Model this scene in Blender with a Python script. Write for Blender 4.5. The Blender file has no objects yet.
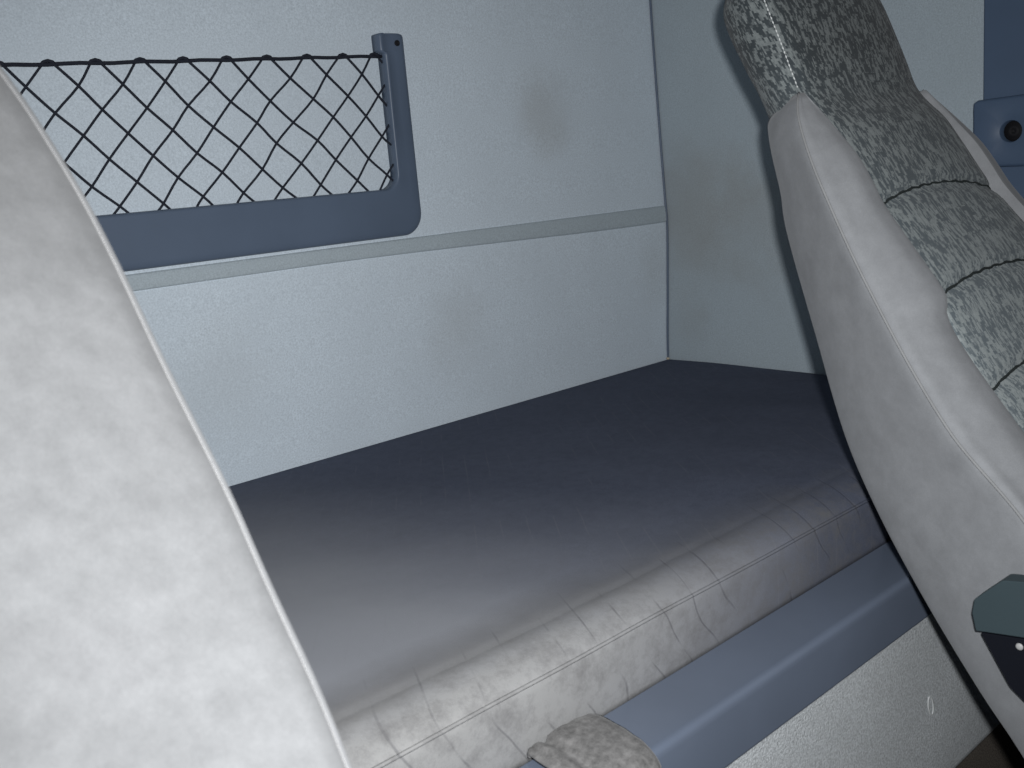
import bpy, bmesh, math, random
from mathutils import Vector, Matrix, noise
random.seed(7)
sc = bpy.context.scene
COL = sc.collection
V = Vector

# ------------------------------------------------------------------ helpers
def link_mesh(name, verts, faces, mat, parent=None, smooth=True, bevel=None, subsurf=0):
    me = bpy.data.meshes.new(name)
    me.from_pydata([tuple(v) for v in verts], [], faces)
    bm = bmesh.new(); bm.from_mesh(me)
    bmesh.ops.remove_doubles(bm, verts=bm.verts, dist=1e-6)
    bmesh.ops.recalc_face_normals(bm, faces=bm.faces)
    bm.to_mesh(me); bm.free()
    for p in me.polygons: p.use_smooth = smooth
    me.materials.append(mat)
    o = bpy.data.objects.new(name, me); COL.objects.link(o)
    if parent: o.parent = parent
    if bevel:
        m = o.modifiers.new('bevel', 'BEVEL'); m.width = bevel[0]; m.segments = bevel[1]
        m.limit_method = 'ANGLE'; m.angle_limit = math.radians(bevel[2] if len(bevel) > 2 else 30)
        w = o.modifiers.new('wn', 'WEIGHTED_NORMAL'); w.keep_sharp = False
    if subsurf:
        s = o.modifiers.new('sub', 'SUBSURF'); s.levels = s.render_levels = subsurf
    return o

def thing(name, label, cat, loc=(0, 0, 0), group=None):
    o = bpy.data.objects.new(name, None); COL.objects.link(o)
    o.location = loc; o.empty_display_size = .05
    o['label'] = label; o['category'] = cat
    if group: o['group'] = group
    return o

def tag(o, label, cat, group=None):
    o['label'] = label; o['category'] = cat
    if group: o['group'] = group
    return o

def struct(o, label=None, cat=None):
    o['kind'] = 'structure'
    if label: o['label'] = label
    if cat: o['category'] = cat
    return o

def grid_faces(nu, nv, close_u=False, off=0):
    f = []
    for j in range(nv - 1):
        for i in range(nu if close_u else nu - 1):
            a = off + j * nu + i; b = off + j * nu + (i + 1) % nu
            f.append((a, b, b + nu, a + nu))
    return f

def loft(rows, close=True, caps=True):
    """rows: equally long loops of points -> verts, faces"""
    nu = len(rows[0]); verts = [p for r in rows for p in r]
    faces = grid_faces(nu, len(rows), close)
    if caps and close:
        faces.append(tuple(range(nu))[::-1])
        faces.append(tuple(range((len(rows) - 1) * nu, len(rows) * nu)))
    return verts, faces

def spline(pts, n=6, closed=False):
    """Catmull-Rom through points"""
    P = [V(p) for p in pts]; out = []; N = len(P)
    segs = N if closed else N - 1
    for i in range(segs):
        if closed: p0, p1, p2, p3 = P[(i - 1) % N], P[i], P[(i + 1) % N], P[(i + 2) % N]
        else: p0, p1, p2, p3 = P[max(i - 1, 0)], P[i], P[i + 1], P[min(i + 2, N - 1)]
        for k in range(n):
            t = k / n
            out.append(.5 * ((2 * p1) + (p2 - p0) * t + (2 * p0 - 5 * p1 + 4 * p2 - p3) * t * t + (3 * p1 - p0 - 3 * p2 + p3) * t ** 3))
    if not closed: out.append(P[-1])
    return out

def tube_geo(path, r, sides=8, off=0):
    P = [V(p) for p in path]; verts = []; faces = []
    n = len(P); prev = None
    for i, p in enumerate(P):
        t = (P[min(i + 1, n - 1)] - P[max(i - 1, 0)]).normalized()
        if prev is None:
            a = V((0, 0, 1)) if abs(t.z) < .9 else V((1, 0, 0))
            u = t.cross(a).normalized()
        else:
            u = (prev - t * prev.dot(t)).normalized()
        prev = u; w = t.cross(u)
        rr = r[i] if isinstance(r, (list, tuple)) else r
        for k in range(sides):
            a = 2 * math.pi * k / sides
            verts.append(p + u * math.cos(a) * rr + w * math.sin(a) * rr)
    faces = [tuple(x + off for x in f) for f in grid_faces(sides, n, True)]
    faces.append(tuple(off + k for k in range(sides))[::-1])
    faces.append(tuple(off + (n - 1) * sides + k for k in range(sides)))
    return verts, faces

def tubes(name, paths, r, mat, parent=None, sides=8):
    vs, fs = [], []
    for p in paths:
        v, f = tube_geo(p, r, sides, len(vs)); vs += v; fs += f
    return link_mesh(name, vs, fs, mat, parent)

def box(name, lo, hi, mat, parent=None, bev=None, segs=3):
    x0, y0, z0 = lo; x1, y1, z1 = hi
    v = [(x0, y0, z0), (x1, y0, z0), (x1, y1, z0), (x0, y1, z0), (x0, y0, z1), (x1, y0, z1), (x1, y1, z1), (x0, y1, z1)]
    f = [(0, 3, 2, 1), (4, 5, 6, 7), (0, 1, 5, 4), (1, 2, 6, 5), (2, 3, 7, 6), (3, 0, 4, 7)]
    return link_mesh(name, v, f, mat, parent, smooth=bool(bev), bevel=(bev, segs) if bev else None)

def prism(name, poly, axis, a, b, mat, parent=None, bevel=None):
    """extrude a 2D polygon along an axis between a and b"""
    def P(q, t):
        if axis == 'x': return (t, q[0], q[1])
        if axis == 'y': return (q[0], t, q[1])
        return (q[0], q[1], t)
    n = len(poly)
    v = [P(q, a) for q in poly] + [P(q, b) for q in poly]
    f = [tuple(range(n))[::-1], tuple(range(n, 2 * n))] + [(i, (i + 1) % n, n + (i + 1) % n, n + i) for i in range(n)]
    return link_mesh(name, v, f, mat, parent, smooth=bool(bevel), bevel=bevel)

def fillet(poly, radii, n=7):
    """round the corners of a 2D polygon"""
    out = []; N = len(poly)
    for i in range(N):
        p = V(poly[i]).to_2d(); r = radii[i]
        if r <= 0: out.append(tuple(p)); continue
        a = (V(poly[i - 1]).to_2d() - p); b = (V(poly[(i + 1) % N]).to_2d() - p)
        la, lb = a.length, b.length; a.normalize(); b.normalize()
        ang = a.angle(b); d = min(r / math.tan(ang / 2), la * .49, lb * .49)
        s, e = p + a * d, p + b * d
        for k in range(n + 1):
            t = k / n
            out.append(tuple((1 - t) ** 2 * s + 2 * t * (1 - t) * p + t * t * e))
    return out

def interp(tab, z):
    """smooth cubic interpolation in a table of (z, value), z ascending"""
    if z <= tab[0][0]:
        (z0, v0), (z1, v1) = tab[0], tab[1]; return v0 + (v1 - v0) * (z - z0) / (z1 - z0)
    if z >= tab[-1][0]:
        (z0, v0), (z1, v1) = tab[-2], tab[-1]; return v1 + (v1 - v0) * (z - z1) / (z1 - z0)
    for i in range(len(tab) - 1):
        if tab[i][0] <= z <= tab[i + 1][0]: break
    z0, v0 = tab[i]; z1, v1 = tab[i + 1]; d = z1 - z0
    def sl(k):
        if k <= 0: return (tab[1][1] - tab[0][1]) / (tab[1][0] - tab[0][0])
        if k >= len(tab) - 1: return (tab[-1][1] - tab[-2][1]) / (tab[-1][0] - tab[-2][0])
        return (tab[k + 1][1] - tab[k - 1][1]) / (tab[k + 1][0] - tab[k - 1][0])
    t = (z - z0) / d; m0, m1 = sl(i) * d, sl(i + 1) * d
    return (2*t**3-3*t**2+1)*v0 + (t**3-2*t**2+t)*m0 + (-2*t**3+3*t**2)*v1 + (t**3-t**2)*m1

def sstep(a, b, x):
    t = max(0, min(1, (x - a) / (b - a))); return t * t * (3 - 2 * t)

# ------------------------------------------------------------------ materials
class NT:
    def __init__(s, name, rough=.8, spec=.3, sheen=0, sheen_rough=.5):
        s.m = bpy.data.materials.new(name); s.m.use_nodes = True
        s.t = s.m.node_tree; s.b = s.t.nodes['Principled BSDF']
        s.b.inputs['Roughness'].default_value = rough
        s.b.inputs['Specular IOR Level'].default_value = spec
        s.b.inputs['Sheen Weight'].default_value = sheen
        s.b.inputs['Sheen Roughness'].default_value = sheen_rough
        s.co = s.n('ShaderNodeTexCoord').outputs['Object']
    def n(s, typ, **kw):
        x = s.t.nodes.new(typ)
        for k, v in kw.items(): setattr(x, k, v)
        return x
    def l(s, a, b): s.t.links.new(a, b)
    def mapping(s, scale=(1, 1, 1), rot=(0, 0, 0), loc=(0, 0, 0)):
        m = s.n('ShaderNodeMapping'); m.inputs['Scale'].default_value = scale
        m.inputs['Rotation'].default_value = rot; m.inputs['Location'].default_value = loc
        s.l(s.co, m.inputs['Vector']); return m.outputs[0]
    def noise(s, scale, detail=3, rough=.55, vec=None, dist=0):
        x = s.n('ShaderNodeTexNoise'); x.inputs['Scale'].default_value = scale
        x.inputs['Detail'].default_value = detail; x.inputs['Roughness'].default_value = rough
        x.inputs['Distortion'].default_value = dist
        s.l(vec or s.co, x.inputs['Vector']); return x.outputs['Fac']
    def ramp(s, fac, stops, interp='LINEAR'):
        r = s.n('ShaderNodeValToRGB'); r.color_ramp.interpolation = interp
        e = r.color_ramp.elements
        while len(e) < len(stops): e.new(.5)
        for k, (p, c) in enumerate(stops):
            e[k].position = p
            e[k].color = (c, c, c, 1) if isinstance(c, (int, float)) else (*c, 1)
        s.l(fac, r.inputs[0]); return r.outputs[0]
    def math(s, op, a, b=None):
        x = s.n('ShaderNodeMath', operation=op)
        for k, v in enumerate((a, b)):
            if v is None: continue
            if isinstance(v, (int, float)): x.inputs[k].default_value = v
            else: s.l(v, x.inputs[k])
        return x.outputs[0]
    def mix(s, fac, a, b, blend='MIX'):
        x = s.n('ShaderNodeMix', data_type='RGBA', blend_type=blend)
        for k, v in ((0, fac), (6, a), (7, b)):
            if isinstance(v, (int, float)): x.inputs[k].default_value = v
            elif isinstance(v, tuple): x.inputs[k].default_value = (*v, 1)
            else: s.l(v, x.inputs[k])
        return x.outputs[2]
    def color(s, c):
        if isinstance(c, tuple): s.b.inputs['Base Color'].default_value = (*c, 1)
        else: s.l(c, s.b.inputs['Base Color'])
    def bump(s, h, strength=.3, dist=.001):
        b = s.n('ShaderNodeBump'); b.inputs['Strength'].default_value = strength
        b.inputs['Distance'].default_value = dist
        s.l(h, b.inputs['Height'])
        prev = s.b.inputs['Normal']
        if prev.is_linked: s.l(prev.links[0].from_socket, b.inputs['Normal'])
        s.l(b.outputs[0], s.b.inputs['Normal'])
    def stain(s, centre, radii, power=1.0):
        """soft blotch mask around a point of the object"""
        m = s.n('ShaderNodeMapping', vector_type='POINT')
        m.inputs['Location'].default_value = tuple(-c / r for c, r in zip(centre, radii))
        m.inputs['Scale'].default_value = tuple(1 / r for r in radii)
        s.l(s.co, m.inputs['Vector'])
        ln = s.n('ShaderNodeVectorMath', operation='LENGTH'); s.l(m.outputs[0], ln.inputs[0])
        wob = s.math('MULTIPLY', s.math('SUBTRACT', s.noise(14, 3), .5), .9)
        d = s.math('ADD', ln.outputs['Value'], wob)
        return s.math('MULTIPLY', s.ramp(d, [(0.05, 1.0), (1.0, 0.0)], 'EASE'), power)

def wall_cloth(name, base, stains=(), stain_col=(.20, .17, .13)):
    k = NT(name, .9, .15)
    fine = k.noise(430, 3, .7); mid = k.noise(9, 4, .6)
    c = k.mix(k.ramp(fine, [(.3, .0), (.7, 1.0)]), tuple(x * .80 for x in base), tuple(min(1, x * 1.16) for x in base))
    c = k.mix(k.ramp(mid, [(.35, .35), (.7, 0.0)]), c, tuple(b * .88 for b in base))
    for ctr, rad, pw in stains:
        c = k.mix(k.stain(ctr, rad, pw), c, stain_col)
    k.color(c); k.bump(fine, .35, .0012); k.bump(k.noise(240, 2), .2, .0012)
    return k.m

def velour(name, base, mott=.10, big=38):
    k = NT(name, .95, .1, sheen=.12, sheen_rough=.4)
    a = k.noise(big, 6, .72); b = k.noise(1400, 1, .5)
    lo = tuple(x * (1 - mott) for x in base); hi = tuple(min(1, x * (1 + mott)) for x in base)
    c = k.mix(k.ramp(a, [(.32, 0.0), (.68, 1.0)]), lo, hi)
    c = k.mix(k.ramp(b, [(.3, 0.0), (.7, 1.0)]), k.mix(.12, c, (0, 0, 0)), c)
    k.color(c); k.bump(b, .15, .0006); k.bump(a, .05, .001)
    return k.m

def plastic(name, base, rough=.45, spec=.4, grain=.12):
    k = NT(name, rough, spec)
    a = k.noise(700, 2); d = k.noise(7, 3)
    k.color(k.mix(k.ramp(d, [(.35, 0.0), (.7, 1.0)]), tuple(x * .93 for x in base), tuple(x * 1.06 for x in base)))
    k.bump(a, grain, .0006); return k.m

def jacquard(name, dark, light):
    k = NT(name, .92, .12, sheen=.08)
    sn = k.n('ShaderNodeVectorMath', operation='SNAP'); sn.inputs[1].default_value = (.0015, .0020, .0028)
    s3 = k.n('ShaderNodeSeparateXYZ'); k.l(k.co, s3.inputs[0])
    cb = k.n('ShaderNodeCombineXYZ'); k.l(s3.outputs['X'], cb.inputs[0]); k.l(s3.outputs['Z'], cb.inputs[2])
    k.l(k.math('SUBTRACT', s3.outputs['Y'], k.math('MULTIPLY', s3.outputs['Z'], .62)), cb.inputs[1])
    k.l(cb.outputs[0], sn.inputs[0])
    def mp(sc):
        m = k.n('ShaderNodeMapping'); m.inputs['Scale'].default_value = sc; k.l(sn.outputs[0], m.inputs['Vector']); return m.outputs[0]
    n1 = k.noise(1, 2, .6, mp((200, 170, 85))); n2 = k.noise(1, 1, .5, mp((430, 360, 180)))
    patch = k.noise(30, 2)
    n = k.math('ADD', k.math('MULTIPLY', n1, .55), k.math('ADD', k.math('MULTIPLY', n2, .35), k.math('MULTIPLY', patch, .12)))
    # the insert below the headrest gets paler downwards, with more pale flecks
    sz = k.n('ShaderNodeSeparateXYZ'); k.l(k.co, sz.inputs[0])
    more = k.ramp(k.math('MULTIPLY', sz.outputs['Z'], .5), [(.455, 1.0), (.515, .62), (.60, 0.0)])
    n = k.math('ADD', n, k.math('MULTIPLY', more, .022))
    f = k.ramp(n, [(.50, 0.0), (.54, .75), (.60, 1.0)])
    fine = k.noise(1500, 1)
    c = k.mix(f, k.mix(more, dark, tuple(min(1, x * 3.2) for x in dark)), k.mix(more, light, tuple(x * 1.8 for x in light))); c = k.mix(k.ramp(fine, [(.3, .35), (.7, 0.0)]), c, (.01, .01, .01))
    k.color(c); k.bump(n, .25, .001); k.bump(fine, .25, .0006)
    return k.m

M = {}
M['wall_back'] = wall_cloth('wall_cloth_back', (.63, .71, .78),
    [((1.215, 1.24, 1.20), (.10, .2, .11), .22), ((.99, 1.24, .87), (.10, .2, .10), .12), ((1.48, 1.24, .90), (.09, .2, .10), .14),
     ((.56, 1.24, .87), (.12, .2, .12), .09)], (.25, .22, .165))
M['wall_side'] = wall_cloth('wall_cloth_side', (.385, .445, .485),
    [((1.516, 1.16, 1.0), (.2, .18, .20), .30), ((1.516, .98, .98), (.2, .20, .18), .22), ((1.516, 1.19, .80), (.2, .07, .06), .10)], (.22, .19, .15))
M['strip'] = wall_cloth('trim_strip_vinyl', (.44, .505, .545))
M['headliner'] = wall_cloth('headliner', (.30, .31, .33))
M['velour'] = velour('grey_velour', (.240, .248, .260))
M['velour_near'] = velour('grey_velour_dimmed', (.120, .122, .125), .12, 62)  # same velour, its colour darkened to offset the close flash
M['piping'] = velour('light_piping', (.25, .255, .26), .08)
M['piping_near'] = velour('dimmed_piping', (.112, .114, .117), .06)  # piping colour darkened likewise for the close flash
M['jacquard'] = jacquard('patterned_seat_cloth', (.048, .058, .064), (.205, .228, .230))
M['blue_plastic'] = plastic('blue_grey_plastic', (.105, .140, .200), .42, .45)
M['rail_plastic'] = plastic('rail_plastic', (.132, .160, .215), .25, .5)
M['dark_plastic'] = plastic('dark_plastic', (.005, .006, .010), .6, .15)
M['cap_plastic'] = plastic('cap_plastic', (.034, .052, .060), .55, .35)
M['trim_plastic'] = plastic('trim_plastic', (.068, .105, .170), .5, .4)
M['black'] = plastic('black_rubber', (.012, .012, .014), .7, .2)
M['cord'] = plastic('black_cord', (.022, .025, .036), .8, .15)
M['screw'] = plastic('screw_metal', (.36, .36, .36), .4, .5)
M['stitch'] = plastic('white_thread', (.6, .62, .62), .8, .1)
M['tuck'] = plastic('tuck_thread', (.03, .036, .036), .9, .1)

def mattress_mat():
    k = NT('mattress_cloth', .95, .06)
    sh = k.n('ShaderNodeVectorMath', operation='ADD'); sh.inputs[1].default_value = (.5, .9, .64); k.l(k.co, sh.inputs[0]); k.co = sh.outputs[0]
    sep = k.n('ShaderNodeSeparateXYZ'); k.l(k.co, sep.inputs[0]); X, Y, Z = sep.outputs
    def lin(cx, cy, cz, c0): return k.math('ADD', k.math('ADD', k.math('MULTIPLY', X, cx), k.math('MULTIPLY', Y, cy)), k.math('ADD', k.math('MULTIPLY', Z, cz), c0))
    def wob(scale, amp, det=5): return k.math('MULTIPLY', k.math('SUBTRACT', k.noise(scale, det, .65), .5), amp)
    fine = k.noise(1100, 1); mid = k.noise(6, 5, .6)
    base = (.104, .117, .160)
    c = k.mix(k.ramp(fine, [(.3, 0.0), (.7, 1.0)]), tuple(x * .78 for x in base), tuple(x * 1.2 for x in base))
    c = k.mix(k.ramp(mid, [(.35, 0.0), (.7, .5)]), c, tuple(x * .80 for x in base))
    rub = k.noise(70, 4, .7)
    c = k.mix(k.ramp(rub, [(.35, .22), (.60, 0.0)]), c, tuple(x * .5 for x in base))
    # pale towards front left: light falloff put into the colour, plus rubbed-in dust
    wear_and_light = k.ramp(k.math('MULTIPLY', k.math('ADD', lin(2.6, 1, 0, 0), wob(5, .34)), .34), [(.66, .82), (.775, .42), (.87, .16), (.95, .05), (1.05, 0.0)])
    c = k.mix(k.math('MULTIPLY', wear_and_light, .95), c, (.335, .345, .370))
    # broken pinstripes woven on the bias
    w = k.n('ShaderNodeTexWave', wave_type='BANDS', bands_direction='X', wave_profile='SIN')
    w.inputs['Scale'].default_value = 10.5; w.inputs['Distortion'].default_value = .5
    w.inputs['Detail'].default_value = 2; w.inputs['Detail Scale'].default_value = 1.1
    k.l(k.mapping((1, 1, 1), (0, 0, math.radians(37.5))), w.inputs['Vector'])
    line = k.ramp(w.outputs['Fac'], [(.990, 0.0), (.999, 1.0)])
    brk = k.ramp(k.noise(12, 2), [(.50, 0.0), (.62, 1.0)])
    c = k.mix(k.math('MULTIPLY', k.math('MULTIPLY', line, brk), .16), c, (.24, .24, .26))
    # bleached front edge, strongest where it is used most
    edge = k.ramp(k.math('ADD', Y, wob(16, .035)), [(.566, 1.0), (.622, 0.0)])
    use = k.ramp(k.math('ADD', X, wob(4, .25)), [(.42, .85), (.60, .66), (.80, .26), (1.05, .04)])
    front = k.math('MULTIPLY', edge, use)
    # grime just behind it
    gr = k.ramp(k.math('ADD', Y, wob(12, .05)), [(.575, 0.0), (.595, 1.0), (.615, 1.0), (.66, 0.0)])
    gx = k.ramp(k.math('ADD', X, wob(9, .5)), [(.35, 1.0), (.9, .35), (1.2, 0.0)])
    c = k.mix(k.math('MULTIPLY', k.math('MULTIPLY', gr, gx), .55), c, (.120, .116, .110))
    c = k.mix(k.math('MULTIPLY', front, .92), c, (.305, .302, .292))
    spots = k.ramp(k.noise(34, 7, .8), [(.44, 0.0), (.70, .75)])
    c = k.mix(k.math('MULTIPLY', spots, edge), c, (.15, .148, .150))
    # creases pressed across the edge
    cr = k.n('ShaderNodeTexWave', wave_type='BANDS', bands_direction='X', wave_profile='SIN')
    cr.inputs['Scale'].default_value = 7.5; cr.inputs['Distortion'].default_value = 2.2
    cr.inputs['Detail'].default_value = .6; cr.inputs['Detail Scale'].default_value = 2.2
    cv = k.n('ShaderNodeCombineXYZ'); k.l(lin(1, -.5, .55, 0), cv.inputs[0]); k.l(k.math('MULTIPLY', Z, 1.2), cv.inputs[2]); k.l(cv.outputs[0], cr.inputs['Vector'])
    zone = k.ramp(Y, [(.585, 1.0), (.64, 0.0)])
    some = k.ramp(k.noise(16, 3), [(.44, 0.0), (.58, 1.0)])
    cm = k.math('MULTIPLY', k.math('MULTIPLY', k.ramp(cr.outputs['Fac'], [(0.0, 1.0), (.012, 0.0)]), zone), some)
    c = k.mix(k.math('MULTIPLY', cm, .38), c, (.05, .05, .06))
    k.color(c)
    k.bump(fine, .3, .0007)
    k.bump(k.math('SUBTRACT', 1.0, cm), .3, .0010)
    return k.m
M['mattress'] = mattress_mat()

def carpet(name, base, cont=.4):
    k = NT(name, .97, .08)
    a = k.noise(420, 2, .7); b = k.noise(5, 4); v = k.n('ShaderNodeTexVoronoi'); v.inputs['Scale'].default_value = 700
    k.l(k.co, v.inputs['Vector'])
    c = k.mix(k.ramp(a, [(.32, 0.0), (.68, 1.0)]), tuple(x * (1 - cont) for x in base), tuple(min(1, x * (1 + cont)) for x in base))
    c = k.mix(k.ramp(b, [(.4, 0.0), (.7, .35)]), c, tuple(x * .6 for x in base))
    k.color(c); k.bump(a, .6, .0025); return k.m
M['panel'] = carpet('bunk_front_carpet', (.60, .63, .65), .30)
M['floor'] = carpet('floor_carpet', (.17, .150, .130), .5)

# ------------------------------------------------------------------ the cab shell
XW = 1.516          # inner face of the right side wall
def back_y(z):      # the back panel leans a little
    return interp([(.40, 1.2515), (.725, 1.2515), (.86, 1.243), (.988, 1.2350), (1.022, 1.2365), (1.2, 1.242), (1.394, 1.246), (2.0, 1.250)], z)
zs = [.0, .3] + [.55 + .025 * i for i in range(55)] + [1.96]
prof = [(back_y(max(z, .40)), z) for z in zs] + [(1.30, 1.96), (1.30, 0)]
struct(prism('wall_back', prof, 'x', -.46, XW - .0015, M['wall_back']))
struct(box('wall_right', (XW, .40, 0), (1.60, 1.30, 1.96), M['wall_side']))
struct(box('wall_left', (-.54, -.35, 0), (-.46, 1.30, 1.96), M['headliner']))
struct(box('floor', (-.54, -.95, -.05), (1.60, 1.30, 0), M['floor']))
struct(box('ceiling', (-.54, -.95, 1.96), (1.60, 1.30, 2.0), M['headliner']))
# thin joint strip standing in the rear right corner
cpts = [(XW - .0022, back_y(z) - .0022, z) for z in zs[2:-1]]
struct(tubes('trim_1', [cpts], .0021, M['blue_plastic']))
# horizontal vinyl strip over the joint of the back panels
rows = []
for i in range(41):
    x = -.45 + (XW - .006 + .45) * i / 40
    t = sstep(.7, 1.5, x); zb, zt = 1.0015 - .0125 * t, 1.0235 - .002 * t
    sec = []
    for q, d in ((0, -.002), (.04, .0022), (.14, .0034), (.5, .0038), (.86, .0034), (.96, .0022), (1, -.002)):
        z = zb + (zt - zb) * q; sec.append((x, back_y(z) - d, z))
    rows.append(sec)
v, f = loft(rows, close=False); struct(link_mesh('trim_2', v, f, M['strip']))
# dark plastic lining of the door pillar on the right, and the door ahead of it
pl = fillet([(.22, .45), (.634, .45), (.634, 1.96), (.22, 1.96)], [0, .004, 0, 0])
struct(prism('trim_3', [(y, z) for y, z in pl], 'x', 1.494, 1.56, M['trim_plastic'], bevel=(.004, 3)))
struct(box('door_1', (1.54, -.95, .0), (1.60, .42, 1.05), M['trim_plastic']))

# belt anchor cover on the pillar
cov = thing('belt_anchor_cover', 'dark blue plastic cover with a round screw recess on the door pillar', 'cover', (1.494, .57, 1.05))
def cover_part():
    # rounded slab with a dished hole facing into the cab
    oy, oz = .57, 1.05
    out = fillet([(.642, 1.054), (.642, 1.1475), (.49, 1.151), (.49, 1.05)], [.003, .007, .007, .003], 5)
    N = len(out); cy, cz, r = .5885, 1.101, .0148
    # resample the outline by angle about the hole
    K = 64; ring = []
    for k in range(K):
        a = 2 * math.pi * k / K; d = V((math.cos(a), math.sin(a)))
        best = 1
        for i in range(N):
            p, q = V(out[i]), V(out[(i + 1) % N]); e = q - p
            den = d.x * e.y - d.y * e.x
            if abs(den) < 1e-9: continue
            w = p - V((cy, cz)); t = (w.x * e.y - w.y * e.x) / den; s = (w.x * d.y - w.y * d.x) / den
            if t > 0 and -1e-6 <= s <= 1 + 1e-6: best = min(best, t)
        ring.append((d, best))
    def loop(fn, x): return [(x - 1.494, cy + d.x * fn(b) - oy, cz + d.y * fn(b) - oz) for d, b in ring]
    rows = [loop(lambda b: b, 1.496), loop(lambda b: b, 1.483), loop(lambda b: b - .0015, 1.4795), loop(lambda b: b - .005, 1.478),
            loop(lambda b: r + .0008, 1.4775), loop(lambda b: r, 1.4782), loop(lambda b: r - .0003, 1.4945)]
    v, f = loft(rows, True, False); return link_mesh('cover_plate', v, f, M['trim_plastic'], cov)
cover_part()
v = []; 
rows = []
for rr, x in ((.0146, -.0005), (.0142, -.0045), (.0095, -.0050), (.0085, -.0075), (.0055, -.0085), (.0030, -.0085), (.0028, -.004), (.0001, -.004)):
    rows.append([(x, .0185 + rr * math.cos(a * math.pi / 8), .051 + rr * math.sin(a * math.pi / 8)) for a in range(16)])
v, f = loft(rows, True, False); link_mesh('screw', v, f, M['black'], cov)

# ------------------------------------------------------------------ bunk
bunk = thing('bunk_base', 'bunk base with blue-grey plastic front rail above a speckled grey carpeted panel', 'bunk', (.5, .53, 0))
def rel(o, p):  # geometry given in world metres, origin moved to the thing
    o.data.transform(Matrix.Translation(-V(p.location))); return o
# rail: flat top, rounded nose, upright front face, small return
rp = [(.5455, .646), (.5450, .6474), (.5440, .6477), (.484, .6480), (.4802, .6475), (.4778, .6458), (.4768, .643), (.4765, .639), (.476, .592), (.4775, .5885), (.4815, .5880), (.5455, .5880)]
o = prism('rail', rp, 'x', -.455, 1.512, M['rail_plastic'], bunk, bevel=(.0012, 2, 40)); rel(o, bunk)
pp = fillet([(.489, .592), (.489, .350), (.505, .331), (.520, .331), (.520, .592)], [0, .02, .006, 0, 0])
rel(prism('front_panel', pp, 'x', -.455, 1.512, M['panel'], bunk, bevel=(.001, 2, 40)), bunk)
rel(box('plinth', (-.455, .53, 0), (1.512, .56, .60), M['floor'], bunk), bunk)
rel(box('base_board', (-.455, .5456, .60), (1.512, 1.245, .6395), M['black'], bunk), bunk)
# small scuff loop stuck on the carpet panel
sc_pts = []
for i in range(16):
    a = 2 * math.pi * i / 15
    sc_pts.append((1.025 + .0055 * math.cos(a) - .003 * math.sin(a), .4883, .464 + .0125 * math.sin(a)))
o = tubes('thread', [spline(sc_pts, 3)], .0007, M['stitch'], None, 5)
tag(o, 'thin loop of pale thread clinging to the carpeted bunk panel', 'thread')

# mattress
def mattress():
    XL, XR = -.45, XW - .004
    base = [(1.2470, .640), (1.2480, .700), (1.2475, .716), (1.2440, .7225), (1.2360, .7248)]
    for i in range(1, 30):
        y = 1.236 + (.612 - 1.236) * i / 30; base.append((y, .725))
    base += [(.612, .725), (.604, .7246), (.599, .7236), (.596, .7236), (.590, .7240), (.580, .7228), (.570, .7204), (.561, .7170), (.554, .7130),
             (.5496, .7090), (.5482, .7062), (.5474, .700), (.5470, .690), (.5468, .675), (.5472, .660), (.5482, .6492), (.5500, .640)]
    NX = 150; rows = []
    for i in range(NX + 1):
        x = XL + (XR - XL) * i / NX; row = []
        for y, z in base:
            n1 = noise.noise(V((x * 3.2, y * 3.2, 1.7))); n2 = noise.noise(V((x * 11, y * 9, 4.2)))
            n3 = noise.noise(V((x * 34 + y * 15, y * 9, z * 20)))
            top = sstep(.70, .724, z) * sstep(.548, .62, y) * sstep(1.25, 1.18, y)
            dz = top * (.0030 * n1 + .0014 * n2)
            fr = sstep(.64, .575, y)
            dy = fr * (.0010 * n2 + .0007 * n3) * sstep(.645, .67, z)
            dz += fr * .0007 * n3 * sstep(.645, .67, z)
            # shallow hollow where people sit on the edge
            dz -= top * .004 * math.exp(-((x - .62) / .22) ** 2) * math.exp(-((y - .66) / .12) ** 2)
            e = sstep(XR - .012, XR, x)
            row.append((x, y + dy, z + dz - e * .004 * (1 if z > .70 else 0)))
        rows.append(row)
    vs, fs = loft(rows, True, True)
    return vs, fs
mt = thing('mattress', 'dark navy grey bunk mattress with a worn pale front edge', 'mattress', (.5, .9, .64))
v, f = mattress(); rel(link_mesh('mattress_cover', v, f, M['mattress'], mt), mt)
pip = []
for i in range(120):
    x = -.44 + (1.508 + .44) * i / 119
    pip.append((x, .5484 + .0008 * noise.noise(V((x * 9, 0, 3))), .7082 + .0010 * noise.noise(V((x * 7, 2, 0)))))
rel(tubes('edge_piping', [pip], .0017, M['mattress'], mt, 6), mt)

# crumb in the corner of the mattress
def lump(name, c, r, mat, seed):
    bm = bmesh.new(); bmesh.ops.create_icosphere(bm, subdivisions=2, radius=r)
    for q in bm.verts: q.co *= 1 + .35 * noise.noise(q.co * (1.2 / r) + V((seed, 0, 0)))
    for q in bm.verts: q.co.z *= .7
    me = bpy.data.meshes.new(name); bm.to_mesh(me); bm.free(); me.materials.append(mat)
    o = bpy.data.objects.new(name, me); COL.objects.link(o); o.location = c; return o
M['crumb'] = plastic('crumb', (.55, .47, .36), .9, .1)
tag(lump('crumb', (1.500, 1.238, .7262), .0035, M['crumb'], 3), 'pale crumb lying in the rear corner of the mattress', 'crumb')

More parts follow.
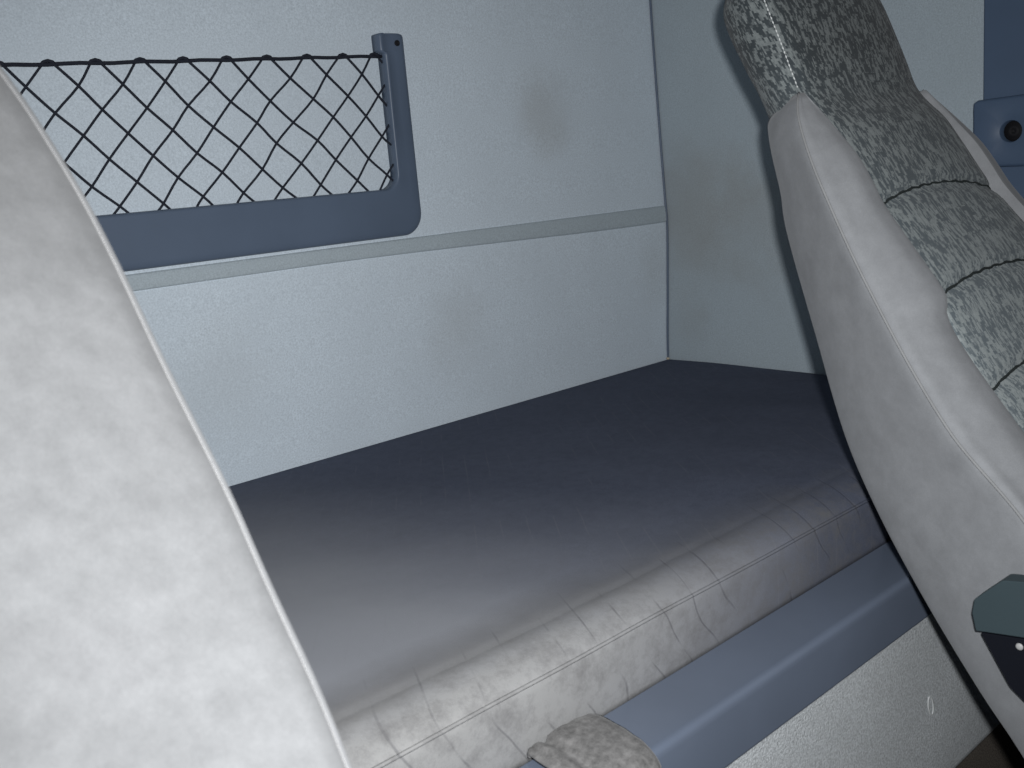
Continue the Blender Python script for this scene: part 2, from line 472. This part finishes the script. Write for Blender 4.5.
# velour band wrapped over the rail
def band():
    cross = []   # path over the rail in (y, z), from the mattress joint over the ridge and down the front face
    path = spline([V((.5440, .6545, 0)), V((.5428, .6605, 0)), V((.537, .6630, 0)), V((.525, .6625, 0)), V((.500, .6605, 0)), V((.480, .6555, 0)), V((.4665, .644, 0)),
                   V((.4640, .625, 0)), V((.4655, .600, 0)), V((.468, .585, 0)), V((.4745, .577, 0)), V((.481, .577, 0))], 5)
    rows = []
    n = len(path)
    for i, p in enumerate(path):
        t = i / (n - 1)
        a = path[min(i + 1, n - 1)] - path[max(i - 1, 0)]; a.normalize()
        nrm = V((a.y, -a.x, 0))
        if nrm.dot(p - V((.515, .615, 0))) < 0: nrm = -nrm
        x0, x1 = .458 - .010 * t, .533 - .002 * t
        sec = []
        for q in range(21):
            s = q / 20
            h = .0045 * (math.sin(math.pi * min(1, max(0, s))) ** .5)
            h += -.0042 * math.exp(-((s - .27) / .045) ** 2)           # stitched fold near the left edge
            h += .0012 * noise.noise(V((s * 5, t * 9, 0))) + .0008 * noise.noise(V((s * 14, t * 22, 5)))
            pt = p + nrm * (h - .003)
            sec.append((x0 + (x1 - x0) * s + .002 * noise.noise(V((t * 5, s * 3, 8))), pt.x, pt.y))
        for q in range(20, -1, -1):
            s = q / 20
            pt = p - nrm * .005
            sec.append((x0 + (x1 - x0) * s, pt.x, pt.y))
        rows.append(sec)
    return loft(rows, True, True)
bd = thing('rail_band', 'worn grey velour band wrapped over the blue-grey bunk rail', 'band', (.51, .515, .58))
v, f = band()
M['band'] = velour('band_velour', (.175, .172, .17), .42, 110)
rel(link_mesh('band_cover', v, f, M['band'], bd), bd)
# ------------------------------------------------------------------ net pocket
pk = thing('storage_pocket', 'blue-grey plastic storage pocket with black net on the back wall', 'pocket', (.52, 1.236, 1.028))
XR0, XL0 = .9245, .10
XM = (XR0 + XL0) / 2
def frame_mesh():
    half = []     # (inner point, outer point) from the top of the right post round to the middle of the bezel
    half += [((.8812, 1.3155), (.9185, 1.3155)), ((.8788, 1.3142), (.9228, 1.3142)), ((.8784, 1.3115), (.9245, 1.3110)), ((.8784, 1.3010), (.9246, 1.3010)),
             ((.8784, 1.2930), (.9246, 1.2930)), ((.8790, 1.2905), (.9246, 1.2905)), ((.8855, 1.2885), (.9246, 1.2880)), ((.8862, 1.2850), (.9246, 1.2840))]
    for q in range(1, 13):
        t = q / 12; half.append(((.8862 - .0006 * t, 1.285 + (1.1215 - 1.285) * t), (.9246 - .0002 * t, 1.284 + (1.060 - 1.284) * t)))
    for q in range(1, 13):
        a = -math.pi / 2 * q / 12
        half.append(((.8616 + .024 * math.cos(a), 1.1215 + .024 * math.sin(a)), (.8924 + .032 * math.cos(a), 1.060 + .032 * math.sin(a))))
    for q in range(1, 9):
        t = q / 8; half.append(((.8616 + (XM - .8616) * t, 1.0975), (.8924 + (XM - .8924) * t, 1.028)))
    full = half + [((2 * XM - a[0], a[1]), (2 * XM - b[0], b[1])) for a, b in half[-2::-1]]
    rows = []
    for a, b in full:
        a, b = V(a), V(b); L = (b - a).length; d = (b - a) / L
        post = 1 - sstep(.045, .06, L)
        pr = [(0, 0), (0, .0125), (.0008, .0160), (.0024, .0180), (.0050, .0186), (.0085, .0180 - .0022 * post), (L * .5, .0178 - .0008 * post + .0012 * (1 - post)),
              (L - .010, .0178), (L - .004, .0166), (L - .0012, .0145), (L, .0115), (L, 0)]
        rows.append([((a + d * q).x - .52, -h, (a + d * q).y - 1.028) for q, h in pr])
    v, f = loft(rows, True, True)
    return link_mesh('pocket_frame', v, f, M['blue_plastic'], pk)
frame_mesh()
rows = []
for rr, y in ((.0042, -.016), (.0042, -.0192), (.0034, -.0198), (.0018, -.0198), (.0014, -.0186), (.0001, -.0186)):
    rows.append([(.9095 - .52 + rr * math.cos(a * math.pi / 8), y, 1.3020 - 1.028 + rr * math.sin(a * math.pi / 8)) for a in range(16)])
v, f = loft(rows, True, False); link_mesh('screw', v, f, M['black'], pk)
# net
KN = [.421, .475, .529, .584, .643, .701, .762, .820, .873]
def knot_x(k):
    if k < 0: return KN[0] + k * .0545
    if k > 8: return KN[8] + (k - 8) * .056
    i = int(math.floor(k)); t = k - i
    return KN[i] if t == 0 else KN[i] + (KN[min(i + 1, 8)] - KN[i] if i < 8 else .056) * t
def ztop(x): return 1.2715 + (x - .42) * .0305
YN = -.009
nodes = {}
def node(a, r):
    if (a, r) not in nodes:
        rnd = random.Random(a * 131 + r * 17 + 5)
        x = knot_x(a / 2); z = ztop(x) - r * .0288 + .004 * (1 if r else 0)
        nodes[(a, r)] = V((x + rnd.uniform(-.0028, .0028), YN + rnd.uniform(-.001, .001), z + rnd.uniform(-.002, .002)))
    return nodes[(a, r)]
XA, XB, ZB = XL0 + .040, .8868, 1.095
paths = []
for k in range(-12, 18):
    for sgn in (1, -1):
        pts = []
        kx = knot_x(k); inside = XA < kx < XB
        if inside: pts.append(V((kx + sgn * .0045, YN, ztop(kx) + .0014)))
        else: pts.append(node(2 * k, 0))
        for r in range(1, 8): pts.append(node(2 * k + sgn * r, r))
        # clip to the frame opening
        cl = []
        for i, p in enumerate(pts):
            ok = XA <= p.x <= XB and p.z >= ZB
            if i and (ok != prev_ok):
                q = pts[i - 1]; a_, b_ = (q, p) if prev_ok else (p, q)
                t = 1.0
                if b_.x > XB: t = min(t, (XB - a_.x) / (b_.x - a_.x))
                if b_.x < XA: t = min(t, (XA - a_.x) / (b_.x - a_.x))
                if b_.z < ZB: t = min(t, (ZB - a_.z) / (b_.z - a_.z))
                c = a_ + (b_ - a_) * t
                cl.append(c)
            if ok: cl.append(p)
            prev_ok = ok
        if len(cl) >= 2: paths.append([(p.x - .52, p.y, p.z - 1.028) for p in spline(cl, 3)])
tubes('net', paths, .0015, M['cord'], pk, 6)
ec = [(XA - .52 + (XB + .001 - XA) * i / 40, YN, ztop(XA + (XB - XA) * i / 40) - 1.028 - .0012 * math.sin(i * .75) ** 2) for i in range(41)]
tubes('elastic_cord', [ec], .0022, M['cord'], pk, 8)
for k in range(-6, 9):
    x = knot_x(k)
    if XA + .005 < x < XB - .004:
        z = ztop(x)
        tubes('net_loop', [[(x - .52 + d, YN - .0005, z - 1.028 + h) for d, h in ((-.0075, -.0008), (-.005, .0018), (0, .0032), (.005, .0018), (.0075, -.0008))]], .0020, M['cord'], pk, 6)

# ------------------------------------------------------------------ seats
REAR = [(.46, .225), (.572, .321), (.603, .350), (.670, .406), (.744, .461), (.815, .504), (.911, .545), (1.021, .588), (1.104, .610), (1.147, .625), (1.189, .648), (1.239, .672), (1.266, .672), (1.295, .659)]
SEAM = [(.46, .085), (.60, .165), (.70, .235), (.791, .309), (.855, .375), (.971, .457), (1.0905, .5275), (1.135, .5540), (1.156, .565), (1.20, .582), (1.251, .603), (1.295, .622)]
JOINT = [(.46, .055), (.60, .140), (.70, .215), (.760, .264), (.845, .333), (.913, .389), (.943, .4075), (.958, .4085), (.968, .4142), (1.009, .4473), (1.043, .4742), (1.067, .4881), (1.091, .5033), (1.115, .5235), (1.138, .5439), (1.156, .561)]
FACE = [(.46, .055), (.60, .140), (.70, .215), (.760, .264), (.845, .333), (.913, .384), (.968, .4175), (1.043, .4742), (1.091, .5040), (1.138, .5340), (1.156, .5450)]
def build_seat(name, label, loc, half, bwid, near, armrest, fabric_gap=.0):
    """truck seat facing -Y; half(z): half width, bwid(z): width of the plain side bolsters seen from the front"""
    t = thing(name, label, 'seat', loc)
    vel = M['velour_near'] if near else M['velour']
    ZT, ZL = 1.156, .47
    # patterned centre panel and headrest in one upholstered piece
    TUCK = [(1.055, 0), (.970, 0), (.889, 0), (.81, 0), (.73, 0), (.65, 0)]
    def front_y(z):
        lo = interp(FACE, min(z, 1.156)) + .009; hi = interp(SEAM, max(z, 1.10)); k = sstep(1.115, 1.165, z)
        return lo * (1 - k) + hi * k
    def pw(z):
        w = half(z) - bwid(z) - .004
        if z > 1.245: w -= .05 * (1 - math.sqrt(max(0, 1 - ((z - 1.245) / .056) ** 2)))
        return max(.02, w)
    rows = []; zl = [.50 + i * .006 for i in range(int((1.298 - .50) / .006) + 1)] + [1.3005]
    for z in zl:
        w = pw(z); yf = front_y(z); up = sstep(1.07, 1.125, z); yr = interp(REAR, z)
        back = (yf + .035) * (1 - up) + (yr) * up
        if z > 1.262:
            k = 1 - math.sqrt(max(0, 1 - ((z - 1.262) / .040) ** 2)); mid = (yf + back) / 2
            yf = yf + (mid - yf) * k * .9; back = back + (mid - back) * k * .9
        sec = []
        NF = 40
        for q in range(NF + 1):
            s = -1 + 2 * q / NF; x = s * w
            arch = z - .014 * (abs(s) ** 2.2)      # the tuck seams dip towards the bolsters
            g = 0
            if z < 1.12:
                for tz, _ in TUCK:
                    d = abs((z + .016 * (abs(s) ** 2.4)) - tz)
                    g = max(g, math.exp(-(d / .0055) ** 2))
            pil = -(.007 + .003 * sstep(1.10, 1.16, z)) * (1 - abs(s) ** 3.0)
            edge = .010 * max(0, (abs(s) - .90) / .10) ** 2 if z > 1.13 else .004 * max(0, (abs(s) - .9) / .1) ** 2
            sec.append((x, yf + pil + edge * .55 + .006 * g, z))
        side = ((.001, .10), (.0035, .30), (.001, .55), (-.010, .80), (-.018, .95))
        for e_, q in side: sec.append((w + e_ * up, yf * (1 - q) + back * q, z))
        for q in range(11):
            s = 1 - 2 * q / 10; sec.append((s * (w - .026 * up), back + .020 * up * (1 - s * s), z))
        for e_, q in side[::-1]: sec.append((-w - e_ * up, yf * (1 - q) + back * q, z))
        rows.append(sec)
    v, f = loft(rows, True, True)
    cp = link_mesh('centre_cushion', v, f, M['jacquard'], t)
    cp['label'] = 'dark patterned cloth centre and headrest'
    # dark stitched tucks lying in the grooves
    ps = []
    for tz, _ in TUCK:
        p = []
        for q in range(41):
            s = -1 + 2 * q / 40; z = tz - .016 * (abs(s) ** 2.4); w = pw(z)
            y = front_y(z) - .007 * (1 - abs(s) ** 3.0) + .006 + .0022 * max(0, (abs(s) - .9) / .1) ** 2
            p.append((s * w * .995, y - .0011 + .0006 * math.sin(q * 2.1), z + .0008 * math.sin(q * 1.7)))
        ps.append(p)
    tubes('tuck_seam', ps, .0014, M['tuck'], cp, 6)
    # white stitches down both front edges of the headrest
    for sg in (-1, 1):
        p, rr = [], []
        for i in range(89):
            z = 1.162 + i * .0011
            p.append((sg * (pw(z) - .0004), front_y(z) + .0042, z)); rr.append(.0008 if i % 4 < 2 else .00015)
        tubes('stitching', [p], rr, M['stitch'], cp, 5)
    # rear shell
    rows = []
    for i in range(73):
        z = .46 + (1.135 - .46) * i / 72; w = half(z) - .070; yr = interp(REAR, z); yf = yr - .03
        sec = [(w * s, yf, z) for s in (-1, -.5, 0, .5, 1)] + [(w * s, yr - .001 + .02 * (1 - s * s), z) for s in (1, .75, .5, .25, 0, -.25, -.5, -.75, -1)]
        rows.append(sec)
    v, f = loft(rows, True, True); link_mesh('rear_shell', v, f, vel, t)
    # plain velour bolsters
    for sg in (-1, 1):
        rows = []; seam = []
        NZ = 96
        for i in range(NZ + 1):
            zz = .46 + (ZT - .46) * i / NZ
            z = zz
            h = half(z); bw = max(bwid(z), .0015); k = sstep(ZT - .004, ZT - .07, z)
            yj, ys, yr = interp(JOINT, z), interp(SEAM, z), interp(REAR, z)
            yj = min(yj, ys - .0004)
            ym = (ys + yr) / 2
            rim = .0035 * sstep(ZT, ZT - .03, z)
            tip = 1 - math.sqrt(max(0, 1 - max(0, (z - (ZT - .03)) / .0301) ** 2))     # rounded tip
            yr_ = yr + (ys + .012 - yr) * tip * .0
            ins = interp([(.46, .060), (1.05, .060), (1.13, .030), (1.156, .020), (1.3, .020)], z)
            dj = ys - yj
            ctl = [(h - bw - .010 * k, yj + .030 * k + .002), (h - bw - .004 * k, yj + .009 * k), (h - bw - .0004, yj + .0010), (h - bw + .0012, yj - .0004), (h - bw * .82, yj + dj * .055 - .002 * k), (h - bw * .52, yj + dj * .24 - .004 * k),
                   (h - bw * .20, yj + dj * .58 - .002 * k), (h + .0006, ys), (h - ins * .30 + rim * .5, ys + (yr_ - ys) * .33), (h - ins * .66 + rim * .5, ys + (yr_ - ys) * .70), (h - ins, yr_ - .002), (h - ins - .010, yr_ + .004), (h - ins - .03, yr_)]
            sec = []
            for p in spline([V((a, b, 0)) for a, b in ctl], 4):
                # side part ends a little lower towards the rear
                fr = max(0, min(1, (p.y - ys) / max(.01, yr_ - ys)))
                drop = .022 * fr ** 1.3 * sstep(1.02, ZT, z)
                sec.append((sg * p.x, p.y - drop * .6, z - drop))
            if sg < 0: sec = sec[::-1]
            rows.append(sec)
            seam.append((sg * (h + .0008), ys + .0004, z))
        # close the back of the loop through the last control points
        v, f = loft(rows, True, True)
        b = link_mesh('bolster', v, f, vel, t)
        tubes('bolster_seam', [seam], 0.0016 if near else .0013, M['piping_near'] if near else M['piping'], b, 6)
    # seat cushion, plinth
    rows = []
    for i in range(25):
        y = -.27 + .53 * i / 24; e = min(1, (i / 3) ** .5) if i < 3 else 1
        sec = []
        for q in range(33):
            s = -1 + 2 * q / 32; x = s * .235
            top = .475 + .035 * math.exp(-((abs(s) - .82) / .16) ** 2) - .02 * sstep(.25, -.25, y) * 0
            top -= .06 * (max(0, abs(s) - .9) / .1) ** 2
            sec.append((x, y, .36 + (top - .36) * (.7 + .3 * e)))
        sec += [(.235, y, .36), (-.235, y, .36)]
        rows.append(sec)
    v, f = loft(rows, True, True); link_mesh('seat_cushion', v, f, M['jacquard'], t)
    pd = fillet([(-.20, -.22), (.20, -.22), (.20, .22), (-.20, .22)], [.04] * 4)
    fz = -loc[2]
    prism('pedestal', pd, 'z', fz, .362, M['black'], t, bevel=(.01, 3))
    if armrest:
        x0, x1 = -(1.04 - .797), -(1.04 - .815)
        AR = bpy.data.objects.new('armrest', None); COL.objects.link(AR); AR.parent = t
        up = fillet([(.3438, .7050), (.3418, .7180), (.3193, .7405), (.290, .7455), (-.06, .790), (-.075, .775), (-.075, .745), (.3405, .6895)], [.003, .004, .006, .02, .012, .01, .006, .001], 5)
        o = prism('armrest_pad', up, 'x', x0, x1, M['cap_plastic'], AR, bevel=(.004, 3, 40))
        lo = fillet([(.3372, .6880), (.3130, .6460), (.2995, .6350), (.270, .631), (-.06, .716), (-.06, .740)], [.001, .02, .012, .02, .01, .002], 6)
        o = prism('armrest_shell', lo, 'x', x0 + .002, x1, M['dark_plastic'], AR, bevel=(.003, 3, 40))
        rows = []
        for rr, x in ((.0030, 0), (.0030, -.0008), (.002, -.0013), (.0001, -.0015)):
            rows.append([(x0 + .002 + x, .3055 + rr * math.cos(a * math.pi / 8), .6850 + rr * math.sin(a * math.pi / 8)) for a in range(16)])
        v, f = loft(rows, True, False); sw = link_mesh('screw', v, f, M['screw'], o)
        # pivot bolt between armrest and seat side
        rows = [[(x, .300 + .02 * math.cos(a * math.pi / 10), .700 + .02 * math.sin(a * math.pi / 10)) for a in range(20)] for x in (x1 - .004, -.205)]
        v, f = loft(rows, True, True); link_mesh('pivot', v, f, M['black'], AR)
    return t

WP = [(.46, .20), (.75, .175), (.845, .166), (.96, .148), (1.043, .135), (1.10, .130), (1.156, .128), (1.30, .126)]
def half_r(z): return interp([(.46, .286), (.78, .230), (.97, .1965), (1.05, .1825), (1.09, .173), (1.13, .154), (1.148, .139), (1.156, .130), (1.20, .1305), (1.30, .129)], z)
def bw_r(z): return max(.002, half_r(z) - interp(WP, z))
build_seat('truck_seat', 'grey velour truck seat with dark patterned centre in front of the mattress end', (1.04, 0, 0), half_r, bw_r, False, True)

LZ = .11
def half_l(z):   # local z
    return interp([(.46, .270), (.60, .262), (.735, .252), (.78, .256), (.819, .261), (.865, .265), (.925, .262), (.987, .258), (1.034, .249), (1.063, .240), (1.10, .224), (1.13, .200), (1.156, .165), (1.30, .16)], z)
def bw_l(z): return max(.002, interp([(.46, .16), (.9, .16), (1.04, .155), (1.08, .12), (1.11, .08), (1.135, .035), (1.156, .003), (1.4, .003)], z))
build_seat('truck_seat', 'pale grey velour seat back close by at the left, plain side bolster only', (-.09, 0, LZ), half_l, bw_l, True, False)

# ------------------------------------------------------------------ camera and light
Rc = V((.7360, -.6713, -.0869)); Uc = V((.1999, .0928, .9754)); Fc = V((.6468, .7353, -.2025))
CAM = V((0, 0, 1.10))
cam = bpy.data.cameras.new('camera'); co = bpy.data.objects.new('camera', cam); COL.objects.link(co)
mw = Matrix((Rc, Uc, -Fc)).transposed().to_4x4(); mw.translation = CAM
co.matrix_world = mw; cam.lens = 36 * 1000 / 1024; cam.sensor_width = 36; cam.clip_start = .01
cam.dof.use_dof = True; cam.dof.focus_distance = 1.35; cam.dof.aperture_fstop = 16
sc.camera = co

fl = bpy.data.lights.new('camera_flash', 'SPOT'); fo = bpy.data.objects.new('camera_flash', fl); COL.objects.link(fo)
fo.location = CAM + Rc * .026 + Uc * .030
aim = (Fc + Rc * .02 - Uc * .02).normalized()
fo.rotation_euler = (-aim).to_track_quat('Z', 'Y').to_euler()
fl.spot_size = math.radians(110); fl.spot_blend = 1.0; fl.energy = 52; fl.shadow_soft_size = .011; fl.color = (.98, .99, 1)

w = bpy.data.worlds.new('world'); sc.world = w; w.use_nodes = True
bg = w.node_tree.nodes['Background']; bg.inputs[0].default_value = (.62, .80, 1.0, 1); bg.inputs[1].default_value = .015

vs_ = sc.view_settings
sc.display_settings.display_device = 'sRGB'
vs_.view_transform = 'Standard'; vs_.look = 'None'; vs_.exposure = 0; vs_.gamma = 1; vs_.use_curve_mapping = False
